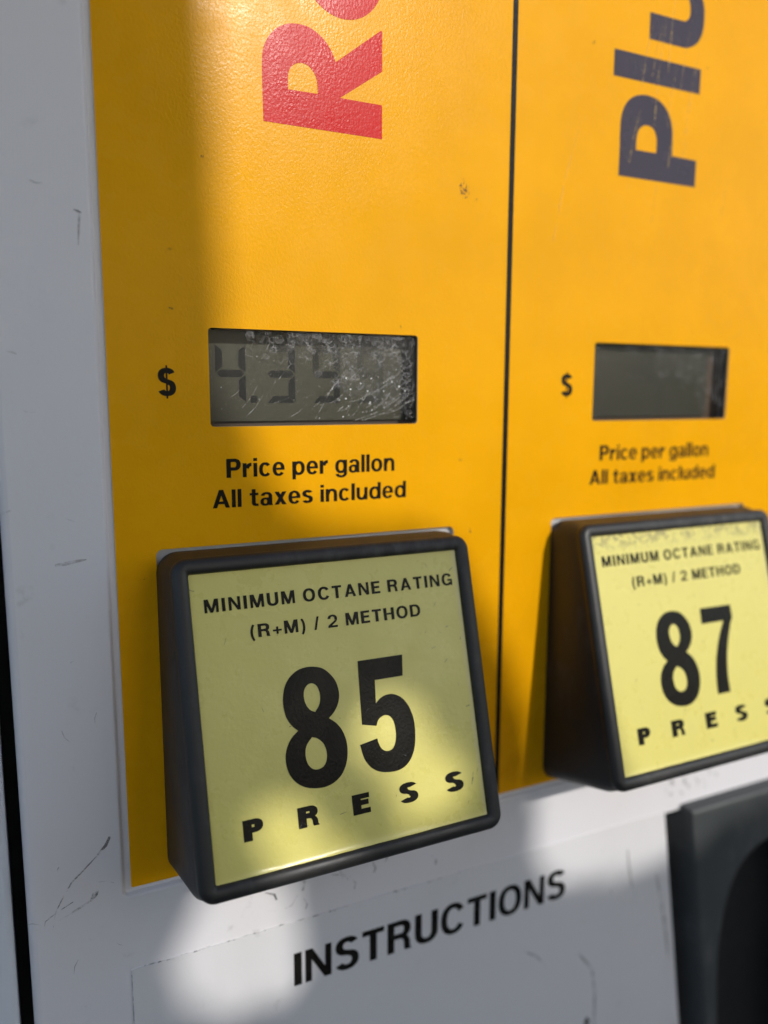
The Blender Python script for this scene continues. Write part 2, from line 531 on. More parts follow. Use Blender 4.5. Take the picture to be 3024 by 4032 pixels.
# white front panel with recess, and cut-out for the nozzle boot
front = MB()
def rec(ins, y):
    return [(x, y, z) for x, z in orient(rrect(LIPX + ins, RIGHT - 3 - ins, LIPZ + ins, TOP - 3 - ins, max(.3, 1.6 - ins)))]
BT = 0.153
def bootcut(i):
    zt = -84.0 - i
    return [adj(112.0 + i, zt), adj(112.0 + i + BT * (zt - (BOT + 6)), BOT + 6), adj(RIGHT - 4, BOT + 6), adj(RIGHT - 4, zt)]
out_loop = lambda ins: rrect(-62.3 + ins, RIGHT, BOT, TOP, 1.5)
v, t = tri_region(out_loop(1.6), [rrect(LIPX - .0, RIGHT - 3, LIPZ, TOP - 3, 1.6), bootcut(0)])
front.add([(x, YR, z) for x, z in v], t)
# rounded outer edge
loft(front, [[(x, y, z) for x, z in orient(out_loop(i))] for i, y in ((1.6, YR), (.95, YR + .12), (.4, YR + .45), (.1, YR + .95), (0, YR + 1.6), (0, 16))])
# rounded lip down to the recess floor
loft(front, [rec(0, YR), rec(.22, YR + .07), rec(.42, YR + .28), rec(.55, YR + .6), rec(.75, YF - .12), rec(1.0, YF)])
bc = orient(bootcut(0), False)
loft(front, [[(x, YR, z) for x, z in bc], [(x, 30, z) for x, z in bc]], 0)
# scuffs and scratches on the white paint
ys = YR - .05
def px(pts): return [adj(*p) for p in pts]
add_ribbon(front, px([(-45.66, -51.4), (-46.6, -53.2), (-48.8, -55.4)]), .9, .5, ys, 1)
add_ribbon(front, px([(-48.8, -55.4), (-51.2, -57.6), (-53.55, -59.6), (-55.4, -62.5), (-56.97, -65.4), (-57.58, -68.6)]), .42, .22, ys, 1)
add_ribbon(front, px([(-48.75, -62.6), (-49.2, -63.6), (-50.1, -64.9)]), 1.5, .9, ys, 1)
add_ribbon(front, px([(-50.0, -64.7), (-52.9, -66.0), (-56.5, -67.4)]), .7, .35, ys, 2)
add_ribbon(front, px([(-53.5, -64.0), (-57, -65.6), (-59.0, -66.8), (-59.2, -67.8)]), .3, .2, ys, 1)
add_ribbon(front, px([(-53.2, 7.3), (-51.2, 7.5), (-49.2, 7.8), (-47.4, 8.0)]), .9, .5, ys, 2)
add_ribbon(front, px([(-64, 17.6), (-62.0, 18.0), (-60.4, 18.6)]), .5, .3, ys, 1)
add_ribbon(front, px([(-46.5, 74.4), (-45.8, 74.2), (-45.1, 73.9)]), .3, .5, ys, 1)
add_ribbon(front, px([(-45.4, 74.0), (-45.7, 71), (-45.9, 68)]), .6, .2, ys, 2)
for k in range(14):
    x = random.uniform(-61, -45); z = random.uniform(-85, 110)
    a = random.uniform(0, 6.28); l = random.uniform(.6, 4)
    add_ribbon(front, px([(x, z), (x + l * .5 * math.cos(a), z + l * .5 * math.sin(a)), (x + l * math.cos(a + .2), z + l * math.sin(a + .2))]),
               random.uniform(.12, .4), .1, ys, 2)
for x, z, a, l, w in [(-9.6, -76.5, 1.9, 4, .8), (-9.9, -79.3, 2.4, 2, .7), (-3.2, -76.0, 1.3, 5, 1.0), (-2.5, -81, 1.2, 3, .6), (-7.5, -79.3, .2, 4, .5),
                      (7.2, -75.6, 1.9, 6, .7), (8.6, -76.6, 2.1, 5, .6), (10.2, -79.4, 1.4, 4, .6), (15.5, -76.5, 1.2, 3, .7), (18.5, -74.5, 1.0, 2.5, .5),
                      (33, -79, 1.5, 3, .7)]:
    add_ribbon(front, px([(x, z), (x + .4 * l * math.cos(a), z + .4 * l * math.sin(a)), (x + l * math.cos(a + .5), z + l * math.sin(a + .5))]), w, w * .5, ys, random.choice((1, 2)))
for k in range(16):
    x = 112 + 26 * random.random(); z = -74 + random.uniform(-4, 6) - 0.02 * x
    a = random.uniform(1, 2.2); l = random.uniform(1.5, 5)
    add_ribbon(front, px([(x, z), (x + .4 * l * math.cos(a), z + .4 * l * math.sin(a)), (x + l * math.cos(a + .6), z + l * math.sin(a + .6))]), random.uniform(.5, 1.1), .3, ys, random.choice((1, 2, 2)))
front_o = front.build('front_panel', [M['white'], M['scuff'], M['scuff_soft']], disp, True)

# recess floor behind the film
PITCH = 100.0
DX0, DX1, DZ0, DZ1 = -21.9, 26.5, 33.7, 53.8
OX0, OX1, OZ0, OZ1 = -33.9, 36.8, -57.65, 8.76
floor_ = MB()
plate(floor_, rrect(LIPX + .6, RIGHT - 3.4, LIPZ + .6, TOP - 3.4, .4),
      [rrect(DX0 - .25 + k, DX1 + .25 + k, DZ0 - .25, DZ1 + .25, .8) for k in (0, PITCH)] + [rrect(OX0 - .1 + k, OX1 + .1 + k, OZ0 - .1, OZ1 + .1, 1.3) for k in (0, PITCH)], YF + .004, 3)
for k in (0, PITCH):
    plate(floor_, rrect(OX0 - 1 + k, OX1 + 1 + k, OZ0 - 1, OZ1 + 1, 1.3), [], 1.3, 1.5, 1)
floor_.build('panel_floor', [M['white'], M['shaded_well']], disp)

# yellow film with its print
filmb = MB()
holes = []
for k in (0, PITCH):
    holes.append(rrect(DX0 + k, DX1 + k, DZ0, DZ1, .8))
    holes.append(rrect(OX0 + k, OX1 + k, OZ0, OZ1, 1.3))
plate(filmb, rrect(-41.86, RIGHT - 6, -64.2, TOP - 6, .5), holes, 0, YF - .03, 0, 1)
# smudges and scratches in the film
def smear(cx, cz, r, n, mi, ang=None, lmax=1.4):
    for k in range(n):
        a = random.gauss(ang, .35) if ang is not None else random.uniform(0, 6.28)
        d = abs(random.gauss(0, r)); x = cx + d * math.cos(a) * random.choice((-1, 1)); z = cz + d * math.sin(a) * random.choice((-1, 1))
        b_ = random.uniform(0, 3.1); l = random.uniform(.3, lmax)
        add_ribbon(filmb, [(x, z), (x + l * .5 * math.cos(b_), z + l * .5 * math.sin(b_)), (x + l * math.cos(b_ + .4), z + l * math.sin(b_ + .4))], random.uniform(.15, .6), .1, -.05 - .002 * k, mi)
smear(38.4, 86.6, 1.0, 34, 2, 2.2)
for x, z, r, n in [(-22, 86.5, .2, 3), (-29, 68.5, .3, 3), (-29.4, 57.2, .5, 4), (22, 55.5, .15, 2), (41.5, 6.9, .8, 4), (38, 24.5, .3, 3), (-30.6, 4, .3, 2), (-36, 3, .3, 2), (112, 125, .3, 2), (74, 125, .5, 3)]:
    smear(x, z, r, n, 2, None, .6)
for k in range(13):
    x = 85 + k * 1.9 + random.uniform(-1, 1); z = random.uniform(96, 124)
    if k % 3 == 0: x = random.uniform(60, 120); z = random.uniform(60, 124)
    l = random.uniform(8, 30); a = 1.45 + random.uniform(-.1, .1)
    add_ribbon(filmb, [(x, z), (x + .5 * l * math.cos(a), z + .5 * l * math.sin(a)), (x + l * math.cos(a - .05), z + l * math.sin(a - .05))], random.uniform(.12, .35), .08, -.13, 3)
film_o = filmb.build('grade_panel', [M['yellow'], M['edge'], M['smudge'], M['scratch_y']], disp)
film_o['label'] = 'yellow grade panel film with red and violet grade names'

YI = -.045
div = MB()
plate(div, [(50.4, -64.15), (51.85, -64.15), (51.85, TOP - 7), (50.4, TOP - 7)], [], YI, YI + .03)
div.build('divider_line', M['ink'], film_o)

R_ = [(-9.39, 95.1), (-9.48, 101.77), (-9.45, 106.59), (-9.11, 109.05), (-7.95, 111.35), (-6.25, 113.15), (-3.97, 114.34), (-1.91, 114.72), (0.4, 114.59), (2.49, 113.75), (4.37, 112.35), (5.55, 110.8), (6.49, 108.89), (16.95, 116.9), (17.22, 116.66), (17.22, 108.78), (7.42, 102.02), (17.2, 102.0), (17.2, 95.1)]
Rh = [(-4.05, 101.95), (-4.0, 104.67), (-3.41, 106.2), (-2.24, 107.14), (-0.85, 107.44), (0.54, 107.06), (1.7, 105.91), (2.28, 104.45), (2.42, 102.05)]
red = MB()
v, t = tri_region(smooth_closed(R_, (0, 12, 13, 14, 15, 16, 17, 18)), [smooth_closed(Rh, (0, 8))])
red.add([(x, YI, z) for x, z in v], t)
# the letter e above it, lying on its side
e_out = [(8.2 + 9.3 * math.cos(a) , 127.3 + 9.8 * math.sin(a)) for a in [math.radians(k * 8) for k in range(45)]]
e_in = [(2.0 + 1.6 * math.cos(a), 127.3 + 4.2 * math.sin(a)) for a in [math.radians(k * 15) for k in range(24)]]
e_slot = [(7.2, 123.0), (7.2, 132.0), (11.0, 131.0), (12.6, 128.4), (12.6, 125.6), (11.0, 123.4)]
v, t = tri_region(e_out, [e_in, e_slot])
red.add([(x, YI, z) for x, z in v], t)
red.build('grade_name', M['red'], film_o)['label'] = 'large red letters printed sideways'

P_ = [(83.33, 95.2), (83.37, 101.68), (83.27, 105.8), (83.48, 109.33), (84.58, 112.15), (86.72, 114.22), (89.52, 115.22), (92.42, 115.4), (95.7, 114.75), (98.2, 113.12), (99.87, 110.83), (100.71, 107.75), (100.98, 102.0), (109.61, 101.9), (109.61, 95.2)]
Ph = [(88.74, 102.0), (88.72, 104.46), (89.22, 106.61), (90.58, 107.95), (92.02, 108.29), (93.81, 107.97), (94.93, 106.75), (95.5, 104.92), (95.45, 102.05)]
l_ = [(80.45, 124.55), (109.45, 124.45), (109.45, 118.39), (80.45, 118.38)]
u_ = [(91.31, 134.89), (101.96, 134.88), (103.73, 135.36), (104.56, 136.34), (104.65, 138.22), (104.12, 139.97), (102.98, 140.97), (101.45, 141.38), (90.93, 141.35), (90.5, 147.38), (109.3, 147.4), (109.3, 142.6), (108.3, 142.0), (109.45, 139.17), (109.59, 135.0), (108.88, 132.35), (107.21, 130.16), (104.55, 128.89), (102.14, 128.64), (91.4, 128.7)]
vio = MB()
v, t = tri_region(smooth_closed(P_, (0, 12, 13, 14)), [smooth_closed(Ph, (0, 8))])
vio.add([(x, YI, z) for x, z in v], t)
for q in (l_, smooth_closed(u_, (0, 8, 9, 10, 11, 12, 19))):
    v, t = tri_region(q, []); vio.add([(x, YI, z) for x, z in v], t)
for k, (x, z0, z1) in enumerate([(84.2, 118.6, 124.3), (87.0, 118.6, 124.3), (89.0, 119, 123), (106.7, 130.5, 138)]):
    add_ribbon(vio, [(x, z0), (x + .3, (z0 + z1) / 2), (x + .5, z1)], (.22), .12, YI - .03, 1)
vio.build('grade_name', [M['violet'], M['scratch_v']], film_o)['label'] = 'large dark violet letters printed sideways'

for k, dz in ((0, 0), (PITCH, .3)):
    tx = MB()
    ps = text_polys('Price per gallon', -18.85 + k, 20.6 + k, 22.97 + dz, 4.0, .09, .30, (.215, .175))
    ps += text_polys('All taxes included', -21.95 + k, 23.65 + k, 16.65 + dz, 3.85, .09, .30, (.215, .175))
    add_ink(tx, ps, flat(YI))
    ps = text_polys('$', -32.3 + k, -28.7 + k, 40.1 + dz * .3, 5.4, wt=(.24, .185))
    add_ink(tx, ps, flat(YI))
    tx.build('lettering', M['ink'], film_o)

# ------------------------------------------------------------------ price windows
def seven_seg(mb, x, z, w, h, on, y, mi=0):
    t, g = 1.55, .22
    hm = h / 2
    def hs(zc): return [(x + g + .1, zc), (x + g + t / 2, zc + t / 2), (x + w - g - t / 2, zc + t / 2), (x + w - g - .1, zc), (x + w - g - t / 2, zc - t / 2), (x + g + t / 2, zc - t / 2)]
    def vs(xo, a, b_, inner):
        s = 1 if inner > 0 else -1
        return [(xo, a + g), (xo + s * t, a + g + t * .8), (xo + s * t, b_ - g - t * .8), (xo, b_ - g)]
    d = {'a': [(x + .2, z + h), (x + w - .2, z + h), (x + w - t, z + h - t), (x + t, z + h - t)],
         'd': [(x + .2, z), (x + w - .2, z), (x + w - t, z + t), (x + t, z + t)],
         'g': hs(z + hm), 'f': vs(x, z + hm, z + h, 1), 'e': vs(x, z, z + hm, 1), 'b': vs(x + w, z + hm, z + h, -1), 'c': vs(x + w, z, z + hm, -1)}
    for q in on:
        p = orient(d[q]); mb.add([(a, y, b_) for a, b_ in p], [tuple(range(len(p)))], mi)

YL = 5.4
for k, price in ((0, True), (PITCH, False)):
    YL = 5.4 if price else 3.6
    box = MB()
    lp = orient(rrect(DX0 - .25 + k, DX1 + .25 + k, DZ0 - .25, DZ1 + .25, .8), False)
    loft(box, [[(x, YF - .02, z) for x, z in lp], [(x, YL + 1.0, z) for x, z in lp]], 0)
    plate(box, lp, [], YL + 1.0, YL + 1.3)
    d = box.build('price_display', M['wall'] if price else M['wall2'], disp)
    d['label'] = 'price window with scratched flaking cover and grey digits' if price else 'blank price window without digits'
    lcd = MB()
    x1 = DX1 - (.2 if price else 4.1)
    plate(lcd, rrect(DX0 + .2 + k, x1 + k, DZ0 + .9, DZ1 - .3, .4), [], YL, YL + .8)
    lcd.build('lcd_panel', M['lcd'] if price else M['lcd2'], d)
    if price:
        seg = MB()
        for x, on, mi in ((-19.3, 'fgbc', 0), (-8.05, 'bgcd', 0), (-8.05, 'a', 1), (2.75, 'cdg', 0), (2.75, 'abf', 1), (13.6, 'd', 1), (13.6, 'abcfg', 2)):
            seven_seg(seg, x, 38.5, 6.6, 12.6, on, YL - .06, mi)
        seg.add([(-11.7, YL - .06, 38.55), (-10.2, YL - .06, 38.55), (-10.2, YL - .06, 40.05), (-11.7, YL - .06, 40.05)], [(0, 1, 2, 3)])
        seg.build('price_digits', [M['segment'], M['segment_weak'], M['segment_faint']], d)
    win = MB()
    plate(win, rrect(DX0 - .2 + k, DX1 + .2 + k, DZ0 - .2, DZ1 + .2, .8), [], YF + .35, YF + .36)
    if price:
        for q in range(60):
            x = 3 + 22 * random.random() ** .8; z = DZ0 + 1.2 + random.random() * 9
            if q % 4 == 0: x = random.uniform(-18, 8); z = random.uniform(DZ0 + 1, DZ1 - 4)
            a = random.gauss(.55, .22); l = random.uniform(1.0, 7.0)
            add_ribbon(win, [(x, z), (x + l * .5 * math.cos(a), z + l * .5 * math.sin(a)), (min(DX1, x + l * math.cos(a + .12)), z + l * math.sin(a + .12))], random.uniform(.06, .16), .05, YF + .30 - .0008 * q, 1)
        for path in ([(11, 34.6), (17, 36.6), (22, 39.6), (25, 42.5)], [(13, 34.6), (19, 36.4), (24.6, 40.2)], [(1.5, 35), (5, 41), (9, 46)]):
            add_ribbon(win, path, .14, .1, YF + .24, 1)
    if price:
        rf = random.Random(4)
        for q in range(150):
            u = rf.random() ** .75; x = -14 + 40 * u; z = DZ1 - .6 - 15 * rf.random() ** 1.7 * (.25 + u)
            if x > DX1 - .9 or z < DZ0 + 2: continue
            n = rf.choice((4, 5, 5, 6, 7)); rad = rf.uniform(.35, 1.15); a0 = rf.uniform(0, 6.28)
            lp = [(x + rad * rf.uniform(.6, 1.3) * math.cos(a0 + 6.283 * i / n), z + rad * rf.uniform(.6, 1.25) * math.sin(a0 + 6.283 * i / n)) for i in range(n)]
            lp = [(min(DX1 - .2, max(DX0 + .2, a)), min(DZ1 - .2, b_)) for a, b_ in lp]
            yy = YF + .33 - .0006 * q
            if rf.random() < .2: win.add([(a, yy, b_) for a, b_ in lp], [tuple(range(n))], 4)
            k0 = rf.randrange(n); m_ = rf.randint(2, n)
            for i in range(m_):
                a, b_ = lp[(k0 + i) % n], lp[(k0 + i + 1) % n]
                mid = ((a[0] + b_[0]) / 2 + rf.uniform(-.1, .1), (a[1] + b_[1]) / 2 + rf.uniform(-.1, .1))
                add_ribbon(win, [a, mid, b_], rf.uniform(.06, .14), rf.uniform(.05, .10), yy - .05, 3)
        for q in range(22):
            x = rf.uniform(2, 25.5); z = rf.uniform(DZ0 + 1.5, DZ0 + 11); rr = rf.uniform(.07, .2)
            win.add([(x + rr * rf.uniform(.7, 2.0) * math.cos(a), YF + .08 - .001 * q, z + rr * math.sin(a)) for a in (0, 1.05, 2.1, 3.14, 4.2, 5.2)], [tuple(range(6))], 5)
    for q in range(150 if price else 46):
        x = DX0 + k + random.uniform(1, 47.4); z = DZ0 + random.uniform(1, 18.8); r = random.uniform(.05, .17)
        if price and q % 2: x = random.uniform(8, 25)
        win.add([(x + r * math.cos(a), YF + .18 - .0008 * q, z + r * math.sin(a)) for a in (0, 1.05, 2.1, 3.14, 4.2, 5.2)], [tuple(range(6))], 2)
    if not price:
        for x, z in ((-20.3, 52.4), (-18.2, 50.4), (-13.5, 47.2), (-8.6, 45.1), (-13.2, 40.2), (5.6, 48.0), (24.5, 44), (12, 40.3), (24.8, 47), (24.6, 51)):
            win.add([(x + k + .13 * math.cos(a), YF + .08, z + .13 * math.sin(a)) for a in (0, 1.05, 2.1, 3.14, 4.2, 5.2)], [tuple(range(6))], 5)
    win.build('display_window', [M['glass'] if price else M['glass2'], M['scratch'], M['scratch'], M['flake'], M['flake_fill'], M['glint']], d)

# ------------------------------------------------------------------ octane push buttons
F0 = Vector((0, -28.13, -53.433)); FE = Vector((0, .26863, .96324)); FN = Vector((0, -.96324, .26863))
LEN = 64.2
def f3(x, s, n=0.0, dx=0.0):
    p = F0 + FE * s + FN * n
    return (x + dx, p.y, p.z)
def back_n(s, y):               # n at which the point with this s lies on the plane y
    return (y - F0.y - FE.y * s) / FN.y
REC_ = -1.3
def button_body():
    mb = MB()
    BX0, BX1, BS0, BS1 = -33.2, 34.4, -1.0, LEN + .45
    def ring(ins, n=None, y=None, up=0):
        lp = orient(rrect(BX0 + ins, BX1 - ins, BS0 + ins, BS1 - ins + up, max(.5, 3.3 - ins), 8))
        return [f3(x, s, n if y is None else back_n(s, y)) for x, s in lp]
    rings = [ring(-.85, y=-.12, up=1.3), ring(-.8, y=-.6, up=1.3), ring(-.7, n=-6.0, up=.7)]
    # deep side walls, then a rounded bead, then the wall down to the insert
    rings += [ring(0, n=-3.2), ring(.15, n=-2.5), ring(.12, n=-2.2), ring(.02, n=-1.7), ring(.10, n=-1.15), ring(.38, n=-.62), ring(.80, n=-.24), ring(1.35, n=-.05), ring(2.0, n=0), ring(2.65, n=-.1),
              ring(3.05, n=-.32), ring(3.3, n=-.7), ring(3.4, n=REC_ - .6)]
    loft(mb, rings)
    # stem through the film
    st = orient(rrect(-30.5, 31.0, -54.6, 3.2, 2.5))
    loft(mb, [[(x, -1.6, z) for x, z in st], [(x, .5, z) for x, z in st]])
    return mb
def label_insert():
    mb = MB()
    nx = 30
    xs = [-30.9 + 61.8 * i / nx for i in range(nx + 1)]
    ss = [2.2, 2.4, 2.65, 2.95, 3.3, 4.4] + [4.4 + (61.9 - 4.4) * i / 20 for i in range(1, 21)]
    rnd = random.Random(3)
    lift = [rnd.uniform(.2, .5) if 1 < i < 24 else .1 for i in range(nx + 1)]
    vs = []
    for j, s in enumerate(ss):
        for i, x in enumerate(xs):
            c = max(0, (3.4 - s) / 1.2)
            vs.append(f3(x, s, REC_ + lift[i] * c * c * .9))
    W = nx + 1
    mb.add(vs, [(j * W + i, j * W + i + 1, (j + 1) * W + i + 1, (j + 1) * W + i) for j in range(len(ss) - 1) for i in range(nx)])
    return mb

EIGHT = [(-5.9, 40.06), (-3.99, 39.44), (-2.39, 37.97), (-1.27, 36.06), (-0.93, 33.75), (-1.43, 31.78), (-2.51, 30.22), (-3.73, 29.21), (-2.22, 27.94), (-1.08, 26.22), (-0.44, 24.07), (-0.41, 21.83), (-0.98, 19.52), (-2.22, 17.55), (-4.02, 16.31), (-6.04, 15.82), (-8.18, 15.97), (-10.25, 16.59), (-12.02, 17.83), (-13.2, 19.53), (-13.73, 21.39), (-13.73, 23.34), (-13.23, 25.02), (-12.11, 26.68), (-10.6, 27.86), (-11.85, 29.1), (-12.81, 30.95), (-13.15, 33.09), (-13.04, 35.06), (-12.48, 36.96), (-11.35, 38.59), (-9.62, 39.75), (-7.74, 40.18)]
E1 = [(-6.6, 36.75), (-5.69, 36.12), (-5.22, 34.83), (-5.19, 33.4), (-5.59, 32.15), (-6.56, 30.96), (-7.52, 31.46), (-8.35, 32.7), (-8.67, 34.36), (-8.39, 35.73), (-7.6, 36.61)]
E2 = [(-7.8, 26.08), (-6.66, 25.6), (-5.49, 24.39), (-4.99, 22.69), (-5.15, 21.12), (-5.89, 19.97), (-7.13, 19.55), (-8.28, 19.84), (-9.14, 20.79), (-9.52, 22.15), (-9.5, 23.53), (-9.01, 24.83)]
FIVE = [(3.99, 39.81), (14.59, 39.76), (14.13, 35.28), (7.48, 35.3), (7.14, 30.49), (8.26, 31.36), (9.73, 31.86), (11.39, 31.76), (13.18, 30.78), (14.52, 29.08), (15.33, 26.93), (15.65, 24.75), (15.51, 22.23), (14.99, 19.8), (14.01, 17.88), (12.51, 16.5), (10.52, 15.84), (8.18, 15.95), (5.93, 16.58), (4.25, 17.89), (3.11, 19.75), (2.5, 22.62), (6.54, 23.26), (6.84, 21.92), (7.4, 20.89), (8.38, 20.29), (9.57, 20.38), (10.38, 21.17), (10.9, 22.64), (11.02, 24.29), (10.78, 26.11), (10.09, 27.22), (9.2, 27.68), (8.13, 27.55), (7.23, 26.93), (6.68, 25.84), (3.43, 26.63)]
SEVEN = [(3.22, 39.66), (14.35, 39.56), (14.48, 36.14), (13.58, 34.76), (12.3, 31.79), (11.11, 28.67), (10.14, 24.73), (9.66, 21.07), (9.66, 16.9), (5.1, 16.92), (5.33, 20.59), (6.01, 24.51), (7.22, 28.38), (8.96, 32.21), (11.02, 35.6), (3.06, 35.6)]

def button_text(second):
    mb = MB()
    y3 = lambda x, s: f3(x, s, REC_ + .07)
    ps = text_polys('MINIMUM OCTANE RATING', -27.2, 29.2, 53.48, 2.68, .20, .36, (.215, .18))
    ps += text_polys('(R+M) / 2 METHOD', -18.45, 20.25, 47.5, 2.65, .17, .40, (.215, .18))
    add_ink(mb, ps, y3)
    for ch, a, b_ in (('P', -23.66, -19.6), ('R', -12.45, -8.0), ('E', -.6, 3.35), ('S', 10.2, 14.6), ('S', 21.4, 25.9)):
        add_ink(mb, text_polys(ch, a, b_, 8.85, 4.05, wt=(.30, .255)), y3)
    v, t = tri_region(smooth_closed(EIGHT, (7, 24)), [smooth_closed(E1, (5,)), smooth_closed(E2, (0,))])
    mb.add([y3(*q) for q in v], t)
    q = smooth_closed(SEVEN, (0, 1, 2, 3, 8, 9, 14, 15)) if second else smooth_closed(FIVE, (0, 1, 2, 3, 4, 21, 22, 35, 36))
    v, t = tri_region(q, [])
    mb.add([y3(*w) for w in v], t)
    # nicks and scrapes left on the insert
    rnd = random.Random(11 + second)
    for k in range(30):
        x = rnd.uniform(-28, 30); s = rnd.uniform(4, 60); a = rnd.uniform(0, 3.1); l = rnd.uniform(.3, 1.6)
        if k % 3 == 0: x = rnd.uniform(22, 29.5)
        L, R = ribbon([(x, s), (x + l * .5 * math.cos(a), s + l * .5 * math.sin(a)), (x + l * math.cos(a), s + l * math.sin(a))], rnd.uniform(.1, .4), .1)
        n = 3
        mb.add([f3(a_, b_, REC_ + .11 + .001 * k) for a_, b_ in L + R], [(i, n + i, n + i + 1, i + 1) for i in range(n - 1)], 1)
    if not second:
        for path, w in (([(28.6, 12.2), (28.4, 11), (27.9, 9.5)], .55), ([(-30, 58.4), (-28.9, 58)], .5), ([(26.3, 5.5), (26.7, 6.2)], .4)):
            L, R = ribbon(path, w, w * .6); n = len(path)
            mb.add([f3(a_, b_, REC_ + .16) for a_, b_ in L + R], [(i, n + i, n + i + 1, i + 1) for i in range(n - 1)], 1)
    return mb

btn = button_body().build('octane_button', M['black'], disp, True)
btn['label'] = 'black framed push button with yellow face reading 85'
label_insert().build('face_label', M['label85'], btn, True)
button_text(0).build('lettering', [M['ink'], M['scuff']], btn)
btn2 = btn.copy(); SC.collection.objects.link(btn2)
btn2.location = btn.location + Vector((PITCH * MM, 0, 0))
btn2['label'] = 'black framed push button with yellow face reading 87'
for ch in btn.children:
    if ch.name.startswith('face_label'):
        c = ch.copy(); c.data = ch.data.copy(); c.data.materials[0] = M['label87']
        SC.collection.objects.link(c); c.parent = btn2
t2 = button_text(1).build('lettering', [M['ink'], M['scuff']], None)
t2.parent = btn2; t2.location = (0, 0, 0)
t2.matrix_parent_inverse = Matrix.Identity(4)

# ------------------------------------------------------------------ instruction sticker
YS = YR - .30
stk = MB()
def stick_outline():
    a, b_ = adj(-42.6, -83.45, YS), adj(111.2, -83.3, YS)
    pts = []
    rnd = random.Random(5)
    n = 90
    for i in range(n + 1):
        x = a[0] + (b_[0] - a[0]) * i / n
        pts.append((x, a[1] + (rnd.uniform(-.28, .05) if rnd.random() < .16 else rnd.uniform(-.05, .05))))
    pts += [adj(111.2 + BT * 166, -249, YS), adj(-42.6, -249, YS)]
    return pts
plate(stk, stick_outline(), [], YS, YR + .01)
rnd = random.Random(9)
a, b_ = adj(-42.6, -84.5, YS), adj(-42.6, -140, YS)
add_ribbon(stk, [a, (a[0] + .05, (a[1] + b_[1]) / 2), (b_[0], b_[1])], .16, .3, YS - .02, 1)
for k in range(30):                       # grime caught along the lifted top edge
    x = rnd.uniform(-42, 40); l = rnd.uniform(.4, 2.6); z = -83.45 + rnd.uniform(-.1, .25)
    x, z = adj(x, z, YS)
    add_ribbon(stk, [(x, z), (x + l * .5, z + .05), (x + l, z + rnd.uniform(-.15, .15))], rnd.uniform(.15, .6), .12, YS - .03 - .001 * k, 1)
for path, w in (([(98, -92), (98.7, -97), (100, -103), (102, -108)], .9), ([(81, -120), (86.5, -127), (88, -136), (88.2, -146), (90, -153)], 1.1), ([(60, -112), (66, -116), (70, -121)], .8),
                ([(6, -118), (7, -120)], .7), ([(92, -103.5), (92.8, -104.6)], .8), ([(110, -103), (114, -118), (117, -133)], 1.4)):
    add_ribbon(stk, [adj(*q, YS) for q in path], w, w * .6, YS - .07, 2)
stk_o = stk.build('instruction_sticker', [M['sticker'], M['scuff'], M['scuff_soft']], disp)
stk_o['label'] = 'white vinyl sticker headed with dark capitals'
ins = MB()
a, b_ = adj(-5.6, -100.3, YS), adj(75.3, -91.75, YS)
add_ink(ins, text_polys('INSTRUCTIONS', a[0], b_[0], a[1], b_[1] - a[1], .10, wt=(.215, .17)), flat(YS - .05))
tz = adj(84.3, -147.6, YS)
ins.build('lettering', M['ink'], stk_o)
ins = MB()
add_ink(ins, text_polys('t', tz[0], tz[0] + 2.3, tz[1], 5.4), flat(YS - .05))
ins.build('lettering', M['ink'], stk_o)

# ------------------------------------------------------------------ nozzle boot
bo = MB()
ZT = -82.0
def bl(ins):
    zb = BOT - 5
    return orient([(117.6 + ins, zb), (117.6 + ins, zb), (RIGHT + 20, zb), (RIGHT + 20, ZT - ins), (117.6 + ins, ZT - ins)])
def bshape(ins):
    z1, z0 = ZT - ins, BOT + 8
    return orient([(117.6 + ins, z1), (117.6 + ins + BT * (z1 - z0), z0), (RIGHT - 6, z0), (RIGHT - 6, z1)])
loops = [(0, 26), (0, -3.2), (.5, -4.3), (1.4, -4.9), (2.2, -5.0)]
loft(bo, [[(x, y, z) for x, z in bshape(i)] for i, y in loops])
arch = [(131.5, -160), (129.6, -135), (130.4, -121), (132.8, -111), (137.0, -103.5), (143.5, -99), (151, -97), (162, -97.5), (172, -101), (179, -109), (183, -121), (185, -140), (187, -175), (190, BOT + 20), (146, BOT + 20), (136, -200)]
arch = [(x + 3.5, z - 2.0) for x, z in arch]
arch = smooth_closed(arch, (13, 14), 5)
v, t = tri_region(bshape(2.2), [arch])
bo.add([(x, -5.0, z) for x, z in v], t)
cx = sum(q[0] for q in arch) / len(arch); cz = sum(q[1] for q in arch) / len(arch)
al = orient(arch, False)
sh = lambda f, y: [(cx + (x - cx) * f, y, cz + (z - cz) * f) for x, z in al]
loft(bo, [sh(1, -5), sh(.985, -4.7), sh(.965, -3.8), sh(.955, -2), sh(.90, 25)], 0)
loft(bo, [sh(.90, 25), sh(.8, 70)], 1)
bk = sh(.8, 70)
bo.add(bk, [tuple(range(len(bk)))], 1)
bo.build('nozzle_boot', [M['boot'], M['cavity']], disp, True)['label'] = 'dark grey nozzle holder with arched opening'

